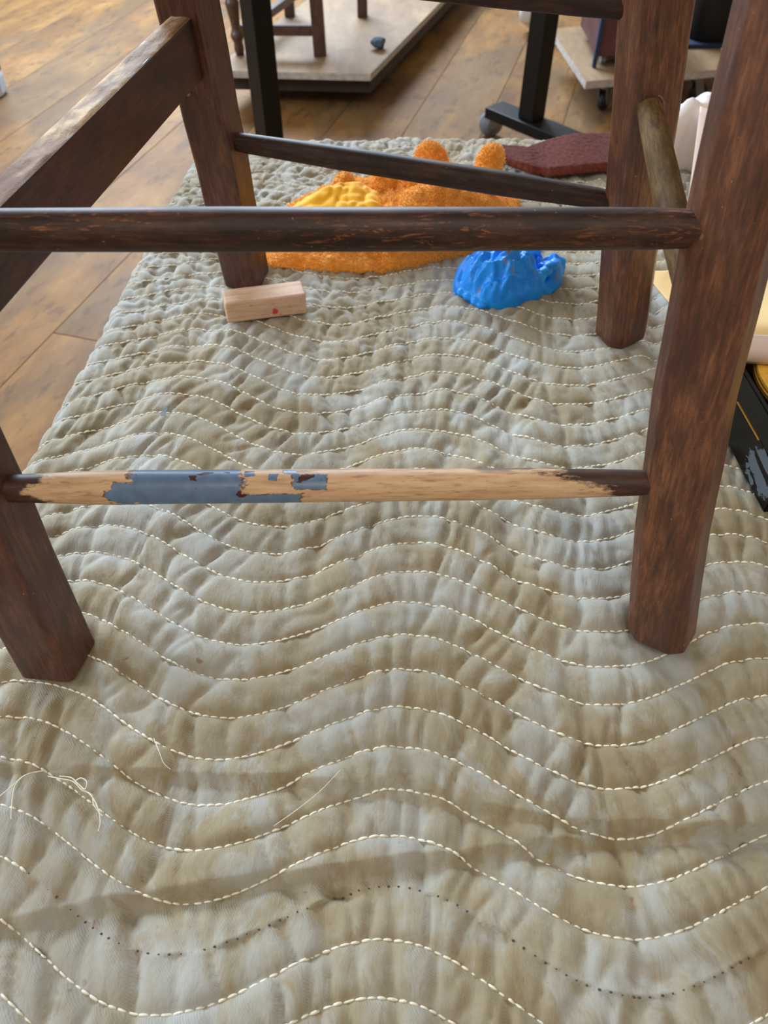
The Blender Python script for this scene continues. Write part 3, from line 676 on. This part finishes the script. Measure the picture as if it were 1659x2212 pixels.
# ------------------------------------------------------------------ right side: black box, sanding discs, cream card, white cloth
M['black'] = plain('black_box_board', srgb(8, 8, 8), .32, .3, 60, .2, Specular_IOR_Level=.3)
a = NT('black_board_with_worn_print'); sep = a.n('ShaderNodeSeparateXYZ'); a.l(a.tc.outputs['Object'], sep.inputs[0]); n = a.noise(a.mapping((1, .45, 1), rot=(.5, 0, 0)), 55, 4, .55, 1.2)
d = a.math('ADD', a.math('POWER', a.math('DIVIDE', a.math('SUBTRACT', sep.outputs[1], .026), .020), 2.0), a.math('POWER', a.math('DIVIDE', a.math('SUBTRACT', sep.outputs[2], .019), .017), 2.0))
d = a.math('ADD', d, a.math('MULTIPLY', a.math('SUBTRACT', a.noise(a.mapping((1, .6, 1), rot=(.7, 0, 0)), 80, 5, .7), .5), 5.0)); mk = a.math('MULTIPLY', a.step(d, 1.0, .9), a.step(n, .44, .46)); col = a.mix(mk, srgb(10, 10, 10), srgb(92, 98, 106)); M['black_print'] = a.out(col, .36, Specular_IOR_Level=.25)
bx = empty('black_box', U(1645, 1115)); tag(bx, 'open black cardboard box with worn grey print holding yellow sanding discs', 'box')
BL_, BW, BH, TH = .17, .17, .060, .004; ro = Matrix.Translation(bx.location + Vector((0, 0, .004))) @ Euler((0, 0, math.radians(3.5))).to_matrix().to_4x4()
def bpart(name, x0, x1, y0, y1, z0, z1, mat, bev=.0008):
    bm = bmesh.new(); bmesh.ops.create_cube(bm, size=1)
    for v_ in bm.verts: v_.co = Vector((x0 + (v_.co.x + .5) * (x1 - x0), y0 + (v_.co.y + .5) * (y1 - y0), z0 + (v_.co.z + .5) * (z1 - z0)))
    bmesh.ops.bevel(bm, geom=list(bm.edges), offset=bev, segments=2, affect='EDGES'); return bm_obj(name, bm, mat, bx, ro)
bpart('side_panel', 0, TH, 0, BL_, 0, BH * .62, M['black_print'])
bpart('side_panel', -.0015, TH - .001, 0, BL_, BH * .635, BH, M['black'])
bpart('side_panel', BW - TH, BW, 0, BL_, 0, BH, M['black']); bpart('front_panel', TH + .0003, BW - TH, 0, TH, 0, BH, M['black']); bpart('back_panel', TH + .0003, BW - TH, BL_ - TH, BL_, 0, BH, M['black'])
M['brown'] = plain('brown_card', srgb(120, 78, 40), .8); bpart('bottom_panel', TH, BW - TH, TH, BL_ - TH, 0, .003, M['brown'])
M['gold'] = plain('gold_seam', srgb(214, 160, 60), .3, .1, 50, .1, Metallic=.7); bpart('seam_strip', -.0022, TH - .0005, .040, .085, BH * .62, BH * .642, M['gold'], .0002)
M['disc'] = plain('yellow_sandpaper', srgb(232, 176, 66), .85, .15, 300, .6)
for i in range(2):
    bm = bmesh.new(); bmesh.ops.create_cone(bm, cap_ends=True, segments=64, radius1=.073, radius2=.073, depth=.003)
    o = bm_obj('sanding_disc', bm, M['disc'], None, ro @ Matrix.Translation((.085 + .0012 * i, .0855 + .001 * i, .0510 + i * .0040)) @ Euler((.004 * i, .003 * i, 0)).to_matrix().to_4x4())
    tag(o, ['lower yellow sanding disc, its rim just under the top one in the black box', 'topmost round yellow sanding disc in the open black box'][i], 'disc')
M['kraft'] = plain('kraft_card', srgb(150, 110, 66), .8); bm = box_mesh(.12, .12, .0445, .002); tag(bm_obj('card_pad', bm, M['kraft'], None, ro @ Matrix.Translation((.085, .085, .02625))), 'kraft card pad under the yellow sanding discs', 'card')
# cream card: lies flat, turns up and curls over along its right part
a = NT('cream_card'); v = a.mapping(); gi = a.n('ShaderNodeNewGeometry'); n = a.noise(v, 30, 3)
inside = a.ramp(n, [(.3, srgb(226, 190, 128)), (.7, srgb(238, 206, 150))]); col = a.mix(gi.outputs['Backfacing'], inside, srgb(226, 204, 190)); M['card'] = a.out(col, .7)
def ribbon(name, rows, mat, parent=None, th=.0012):
    P = np.array([[tuple(p) for p in r] for r in rows]); o = fast_grid(name, P, mat, parent); s = o.modifiers.new('t', 'SOLIDIFY'); s.thickness = th; s.offset = 0
    if parent is not None: o.location = -parent.location
    return o
M['card_in'] = plain('cream_card_inside', srgb(232, 198, 138), .7, .05, 30, .1); M['card_out'] = plain('pale_pink_card_outside', srgb(214, 190, 176), .7, .04, 30, .1)
cc_ = empty('curled_card', U(1600, 700)); tag(cc_, 'curled sheet of cream card with pale outside, standing behind the black box', 'card')
def lerp_pts(pts, n):
    xs = np.linspace(0, 1, len(pts)); t = np.linspace(0, 1, n)
    return [Vector([np.interp(q, xs, [p[k] for p in pts]) for k in range(3)]) for q in t]
# flat inner part
nearE = [U(1396, 590, .022), U(1418, 622, .022), U(1450, 660, .022), U(1520, 700, .050), (U(1600, 722, .085)), U(1720, 726, .088), U(1850, 724, .088)]
farE = [U(1398, 586, .022), U(1440, 586, .024), U(1500, 560, .022), U(1560, 520, .022), U(1640, 470, .060), U(1740, 420, .070), U(1860, 410, .070)]
ra, rb = lerp_pts(nearE, 40), lerp_pts(farE, 40)
ribbon('sheet', [[p.lerp(q, s / 12) for p, q in zip(ra, rb)] for s in range(13)], M['card_in'], cc_)
lo = [p + Vector((0, -.004, -.024)) for p in ra[20:]]
ribbon('front_lip', [[p.lerp(q, s / 6) + Vector((0, -.006 * math.sin(s / 6 * 3.1), 0)) for p, q in zip(ra[20:], lo)] for s in range(7)], M['card_out'], cc_)['label'] = 'pale pinkish outside of the card'
# upright curl at the back left
rows = []
b0, b1 = UY(1466, 590, .80), UY(1508, 226, .98)
for i in range(30):
    t = i / 29; e = UY(1508 - 42 * t, 226 + 334 * t, .98 - .16 * t); row = []
    for k in range(28):
        an = math.radians(200 + 150 * k / 27); r = .030 - .006 * t; c0 = e + Vector((r * .94, 0, 0)); row.append(c0 + Vector((r * math.cos(an), r * math.sin(an) * .9, 0)))
    for k in range(1, 14): row.append(row[27] + Vector((.010 * k, .014 * k, 0)))
    rows.append(row)
ribbon('curled_edge', rows, M['card_out'], cc_)['label'] = 'pale curled edge standing upright'
rows = [[p + Vector((.0015, .0035, 0)) + (Vector((0, 0, .0)) ) for p in r] for r in rows]
ribbon('curled_edge_lining', rows, M['card_in'], cc_)
# white cloth behind it
outl = [U(*p).xy for p in [(1405, 350), (1450, 364), (1500, 366), (1560, 370), (1680, 360)]] + [U(*p, .05).xy for p in [(1740, 300), (1680, 240), (1600, 215), (1540, 225), (1480, 222), (1420, 240), (1395, 290)]]
def ch(X, Y):
    p = U(1475, 300, .03); return .022 + .055 * gauss(X, Y, U(1500, 300, .03).xy, .08, .075) + .020 * (.6 - np.abs(noise2(X * 9 + Y * 7, Y * 22 - X * 8, 91)) * 1.6) + .006 * noise2(X * 40, Y * 50, 92)
vv, ff = lump('cloth', outl, ch, None, 60, 140, .4)
M['white'] = plain('white_cotton', srgb(236, 228, 230), .85, .05, 30, .2)
tag(mesh_obj('white_cloth', vv, ff, M['white']), 'crumpled white cloth behind the right rear stool leg', 'cloth'); remesh(bpy.data.objects['white_cloth'], .003, 0, 0, 0, 3)
# ------------------------------------------------------------------ background on the floor
M['steel'] = plain('black_painted_steel', srgb(13, 12, 11), .45, .2, 30, .1, Specular_IOR_Level=.3); M['rubber'] = plain('grey_rubber', srgb(130, 132, 138), .5, .1); M['zinc'] = plain('zinc', srgb(150, 152, 158), .35, .1, 60, .1, Metallic=.8)
M['darkrub'] = plain('dark_rubber', srgb(26, 26, 27), .6)
def caster(parent, top, r=.034, yaw=0.0, mat=None, w_=.024):    # swivel caster hanging from point top (world)
    mt = Matrix.Translation(top) @ Euler((0, 0, yaw)).to_matrix().to_4x4(); mat = mat or M['rubber']
    bm = bmesh.new(); bmesh.ops.create_cone(bm, cap_ends=True, segments=32, radius1=r, radius2=r, depth=w_, matrix=Matrix.Rotation(math.pi / 2, 4, 'Y'))
    bmesh.ops.bevel(bm, geom=[e for e in bm.edges if e.calc_face_angle(0) > 1], offset=.004, segments=3, affect='EDGES')
    wz = FLOOR + r - top.z; c = bm_obj('caster', bm, mat, parent, mt @ Matrix.Translation((0, -.018, wz)), True)
    bm = bmesh.new()
    for s in (-1, 1):
        bmesh.ops.create_cube(bm, size=1, matrix=Matrix.Translation((s * (w_ / 2 + .004), .018 * .5, (-wz) * .45)) @ Matrix.Rotation(-.35, 4, 'X') @ Matrix.Diagonal((.003, .026, -wz * 1.1, 1)))
        bmesh.ops.create_cone(bm, cap_ends=True, segments=20, radius1=r * .35, radius2=r * .3, depth=.004, matrix=Matrix.Translation((s * (w_ / 2 + .003), 0, 0)) @ Matrix.Rotation(math.pi / 2, 4, 'Y'))
    bmesh.ops.create_cone(bm, cap_ends=True, segments=20, radius1=.018, radius2=.018, depth=.008, matrix=Matrix.Translation((0, .018, -wz - .006)))
    bm_obj('caster_fork', bm, M['zinc'], None, None).parent = c
    return c
# black rolling frame
Rf = U(1146, 262, FLOOR + .105); rk = empty('rolling_frame', (Rf.x, Rf.y, FLOOR)); tag(rk, 'black steel frame on grey casters with two tall square posts behind the blanket', 'rolling frame')
e0 = U(1066, 236, FLOOR + .10); e1 = U(1200, 291, FLOOR + .10); dr = (e1 - e0).normalized(); e1 = e0 + dr * .72; yw = math.atan2(dr.y, dr.x)
def bar(name, p0, p1, sx, sy, mat, parent, bev=.002, up=Vector((0, 1, 0))):
    L_ = (p1 - p0).length; bm = box_mesh(sx, sy, L_, bev); bmesh.ops.translate(bm, verts=bm.verts, vec=(0, 0, L_ / 2)); return bm_obj(name, bm, mat, parent, frame(p0, p1, up))
bar('foot_bar', e0, e1, .075, .03, M['steel'], rk, up=Vector((0, 0, 1)))
wc = U(1060, 266, FLOOR + .036); caster(rk, Vector((wc.x + .018, wc.y, FLOOR + .085)), .036, -1.45); caster(rk, e1 - dr * .03 - Vector((0, 0, .015)), .036, .4)
pr = Vector((Rf.x, Rf.y, FLOOR + .115)); pR = bar('post', pr, Vector((pr.x, pr.y, .55)), .054, .054, M['steel'], rk, .003, Vector((dr.x, dr.y, 0)))
tl = U(586, 330, FLOOR + .115); bar('post', tl, Vector((tl.x, tl.y, .55)), .054, .054, M['steel'], rk, .003, Vector((dr.x, dr.y, 0)))
off = tl - pr; bar('foot_bar', e0 + off - Vector((0, 0, 0)), e1 + off, .075, .03, M['steel'], rk, up=Vector((0, 0, 1)))
caster(rk, e0 + off + dr * .03 - Vector((0, 0, .015)), .036, .4); caster(rk, e1 + off - dr * .03 - Vector((0, 0, .015)), .036, .4)
bar('top_bar', Vector((tl.x, tl.y, .55)), Vector((pr.x, pr.y, .55)), .06, .06, M['steel'], rk, .003, Vector((0, 0, 1)))
# plywood dollies
a = NT('worn_plywood'); v = a.mapping((1, .3, 1)); n = a.noise(v, 8, 7, .62); g = a.noise(v, 60, 5, .6)
col = a.ramp(n, [(.3, srgb(100, 76, 50)), (.5, srgb(136, 106, 72)), (.72, srgb(164, 134, 96))]); col = a.mix(a.math('MULTIPLY', a.step(g, .4, .7), .3), col, srgb(108, 82, 58)); M['ply'] = a.out(col, .65)
M['ply_edge'] = plain('pale_ply_edge', srgb(176, 166, 156), .7, .25, 60, .3); M['dark'] = plain('dark_beam_and_shade', srgb(52, 42, 36), .7, .3, 30, .2)
def dolly(corners, hz, label, th=.02, shade_box=True):    # corners: world xy quad, counter-clockwise from near-left
    c0 = sum((Vector((*c, 0)) for c in corners), Vector()) / 4; d = empty('furniture_dolly', (c0.x, c0.y, FLOOR)); tag(d, label, 'dolly')
    vv = [(x, y, z) for z in (hz - th, hz) for x, y in corners]
    o = mesh_obj('platform', vv, [(3, 2, 1, 0), (4, 5, 6, 7), (0, 1, 5, 4), (1, 2, 6, 5), (2, 3, 7, 6), (3, 0, 4, 7)], M['ply'], d, False); o.data.materials.append(M['ply_edge'])
    for f in o.data.polygons:
        if abs(f.normal.z) < .5: f.material_index = 1
    C4 = [Vector((*c, 0)) for c in corners]; cm = sum(C4, Vector()) / 4; ins = [(cm + (c - cm) * .93) for c in C4]
    vv = [(c.x, c.y, z) for z in (hz - th - .052, hz - th - .0005) for c in ins]
    if shade_box: mesh_obj('shade_box', vv, [(3, 2, 1, 0), (4, 5, 6, 7), (0, 1, 5, 4), (1, 2, 6, 5), (2, 3, 7, 6), (3, 0, 4, 7)], M['dark'], d, False)  # dark box added to deepen the shade under the platform
    for t in (.16, .86):
        p0, p1 = C4[0].lerp(C4[3], t), C4[1].lerp(C4[2], t); z_ = hz - th - (.0535 if shade_box else .0005) - .009
        p0, p1 = p0.lerp(p1, .03), p1.lerp(p0, .03); p0.z = p1.z = z_; bar('cross_beam', p0, p1,   .05, .018, M['dark'], d, .002, Vector((0, 0, 1)))
        for q_ in (.16, .82):
            pp = p0.lerp(p1, q_); pp.z = z_ - .0095; caster(d, pp, min(.03, (pp.z - FLOOR) / 2 - .002), random.random() * 3, M['darkrub'], .02)
    return d
hz = FLOOR + .125
nr = U(800, 160, hz); nl = U(455, 152, hz); fr = U(962, -6, hz); dd_ = (fr - nr).normalized() * 1.5
dolly([nl.xy, nr.xy, (nr + dd_).xy, (nl + dd_).xy], hz, 'long low plywood dolly carrying a dark wooden chair, behind the black frame')
# second dolly, right
n0 = U(1266, 176, hz); n1 = U(1600, 146, hz); f0 = U(1190, 62, hz); f1 = U(1560, 60, hz)
f1 = n1 + (f0 - n0) * 1.0
dolly([n0.xy, n1.xy, f1.xy, f0.xy], hz, 'small plywood dolly behind the right rear stool leg, carrying a crate and a black bin', .022, False)
# blue-grey crumpled bit on the long dolly
def rock(name, p, r, mat, lab, cat, seed, sq=(1, 1, .7)):
    bm = bmesh.new(); bmesh.ops.create_icosphere(bm, subdivisions=3, radius=r)
    for v_ in bm.verts:
        k = 1 + .35 * float(noise2(v_.co.x / r * 1.4 + seed, v_.co.y / r * 1.4 + v_.co.z / r, seed)); v_.co = Vector((v_.co.x * k * sq[0], v_.co.y * k * sq[1], v_.co.z * k * sq[2]))
    zz = min(v_.co.z for v_ in bm.verts); tag(bm_obj(name, bm, mat, None, Matrix.Translation((p.x, p.y, p.z - zz)), True), lab, cat)
M['bluegrey'] = plain('blue_grey_rag', srgb(66, 82, 98), .8); rock('rag', U(818, 106, hz), .024, M['bluegrey'], 'small blue-grey scrap of rag lying on the long plywood dolly', 'rag', 4)
# background chair on the long dolly
M['bgwood'] = stained_wood('background_chair_wood', srgb(44, 28, 24), srgb(76, 50, 40), srgb(100, 68, 54), .45, .0, 7)
f_r = U(692, 119, hz); bc = empty('dining_chair', (f_r.x, f_r.y, hz)); tag(bc, 'dark wooden chair with turned front leg standing on the long plywood dolly', 'chair')
bar('leg', f_r, f_r + Vector((-.012, .01, .46)), .040, .040, M['bgwood'], bc, .003)
f_l = U(519, 118, hz)
def turned(p, H, R, parent, name='leg'):
    prof = [(0, .55), (.04, .7), (.08, .6), (.12, .95), (.16, .6), (.2, .62), (.32, .95), (.36, .55), (.40, 1.05), (.45, .6), (.5, .8), (.62, 1.0), (.66, .6), (.7, 1.1), (.75, 1.1), (1, 1.1)]
    n, sg = 64, 20; vv = []; ff = []
    for i in range(n):
        t = i / (n - 1); r = R * np.interp(t, [q[0] for q in prof], [q[1] for q in prof])
        for k in range(sg): vv.append((r * math.cos(k * 2 * math.pi / sg), r * math.sin(k * 2 * math.pi / sg), t * H))
    for i in range(n - 1):
        for k in range(sg): ff.append((i * sg + k, i * sg + (k + 1) % sg, (i + 1) * sg + (k + 1) % sg, (i + 1) * sg + k))
    ff.append(tuple(range(sg - 1, -1, -1))); ff.append(tuple(range(len(vv) - sg, len(vv))))
    return mesh_obj(name, vv, ff, M['bgwood'], parent, True, Matrix.Translation(p) @ Matrix.Rotation(-.04, 4, 'Y'))
turned(f_l, .46, .024, bc)['label'] = 'turned leg'
bk = Vector((.13, .40, 0)); bar('leg', f_r + bk, f_r + bk + Vector((0, .03, .9)), .036, .036, M['bgwood'], bc, .003); bar('leg', f_l + bk, f_l + bk + Vector((0, .03, .9)), .036, .036, M['bgwood'], bc, .003)
zc = Vector((0, 0, .072)); bar('stretcher', f_l + zc, f_r + zc, .022, .030, M['bgwood'], bc, .002, Vector((0, 0, 1)))
m0 = (f_l + zc).lerp(f_r + zc, .12); bar('stretcher', m0, m0 + bk * 1.0 , .024, .024, M['bgwood'], bc, .002, Vector((0, 0, 1)))
cs = (f_r + f_l) / 2 + bk / 2; bm_obj('seat', box_mesh(.44, .46, .03, .008), M['bgwood'], bc, Matrix.Translation((cs.x, cs.y, hz + .475)) @ Euler((0, 0, -.3)).to_matrix().to_4x4())
b1_, b2_ = f_l + bk + Vector((0, .028, .8)), f_r + bk + Vector((0, .028, .8)); bar('back_rail', b1_, b2_, .02, .08, M['bgwood'], bc, .003, Vector((0, 0, 1)))
# crate on the small dolly and the black bin
M['crate'] = plain('dark_red_crate', srgb(84, 46, 42), .6, .3, 20, .2); M['blue'] = plain('dark_blue_cloth', srgb(24, 44, 72), .85, .3, 60, .4)
cp = U(1292, 104, hz + .055); cr = empty('crate', (cp.x, cp.y, hz)); tag(cr, 'dark reddish crate with a blue edge on the small dolly', 'crate')
mt = Matrix.Translation(Vector((cp.x + .10, cp.y + .15, hz + .001)))
for nm, sx, sy, x, y, sz, mm_ in [('side_panel', .20, .012, 0, -.144, .14, 'crate'), ('side_panel', .20, .012, 0, .144, .14, 'crate'), ('end_panel', .012, .274, -.094, 0, .14, 'crate'), ('end_panel', .012, .274, .094, 0, .14, 'crate'), ('bottom_panel', .17, .27, 0, 0, .012, 'crate'), ('corner_strip', .012, .016, -.102, -.148, .14, 'blue')]:
    bm_obj(nm, box_mesh(sx, sy, sz, .0015, 1, z0=.030 if nm != 'corner_strip' else .0), M[mm_], cr, mt @ Matrix.Translation((x, y, 0)))
for x in (-.07, .07):
    for y in (-.11, .11): caster_p = mt @ Vector((x, y, 0)); bm = bmesh.new(); bmesh.ops.create_cone(bm, cap_ends=True, segments=18, radius1=.015, radius2=.015, depth=.014, matrix=Matrix.Translation((0, 0, .015)) @ Matrix.Rotation(math.pi / 2, 4, 'Y')); bm_obj('wheel', bm, M['rubber'], cr, Matrix.Translation(caster_p))
bp = U(1545, 112, hz); bn = empty('black_bin', (bp.x + .10, bp.y + .22, hz)); tag(bn, 'tall matt black bin between the two right stool legs, at the far back', 'bin')
vv = []; ff = []; sg = 40
for z_, r_ in [(0, .17), (.005, .176), (.50, .21), (.515, .222), (.53, .22), (.53, .205), (.02, .168)]:
    for k in range(sg): an = 2 * math.pi * k / sg; sq = 1 / (abs(math.cos(an)) ** 6 + abs(math.sin(an)) ** 6) ** (1 / 6); vv.append((bn.location.x + r_ * sq * math.cos(an), bn.location.y + r_ * sq * math.sin(an), hz + .012 + z_))
for i in range(6):
    for k in range(sg): ff.append((i * sg + k, i * sg + (k + 1) % sg, (i + 1) * sg + (k + 1) % sg, (i + 1) * sg + k))
ff.append(tuple(range(sg - 1, -1, -1))); ff.append(tuple(range(len(vv) - sg, len(vv))))
mesh_obj('bin_body', vv, ff, M['darkrub'], bn)
bm_obj('folded_mat', box_mesh(.34, .34, .012, .004), M['blue'], None, Matrix.Translation((bn.location.x - .03, bn.location.y - .02, hz + .0062)))
tag(bpy.data.objects['folded_mat'], 'dark blue mat under the black bin on the small dolly', 'mat')
# white bag behind the right post
M['bag'] = plain('white_plastic', srgb(232, 230, 234), .5, .05); rock('plastic_bag', U(1150, 72, FLOOR), .085, M['bag'], 'rounded white plastic bag on the floor behind the right black post', 'bag', 9, (.75, .8, 1.1))
# dark cabinet foot with a pale cap, cut by the left edge of the frame
lp = U(2, 205, FLOOR); lc = empty('side_stand', (lp.x - .03, lp.y, FLOOR)); tag(lc, 'dark stand with pale blue foot cap cut off by the left edge of the picture', 'stand')
bar('post', Vector((lp.x - .012, lp.y, FLOOR + .07)), Vector((lp.x - .03, lp.y + .02, .3)), .06, .06, M['bgwood'], lc)
M['cap'] = plain('pale_blue_cap', srgb(200, 214, 232), .35, .05); bm_obj('foot_cap', box_mesh(.062, .07, .07, .014, 3, z0=0), M['cap'], lc, Matrix.Translation((lp.x - .012, lp.y, FLOOR)))
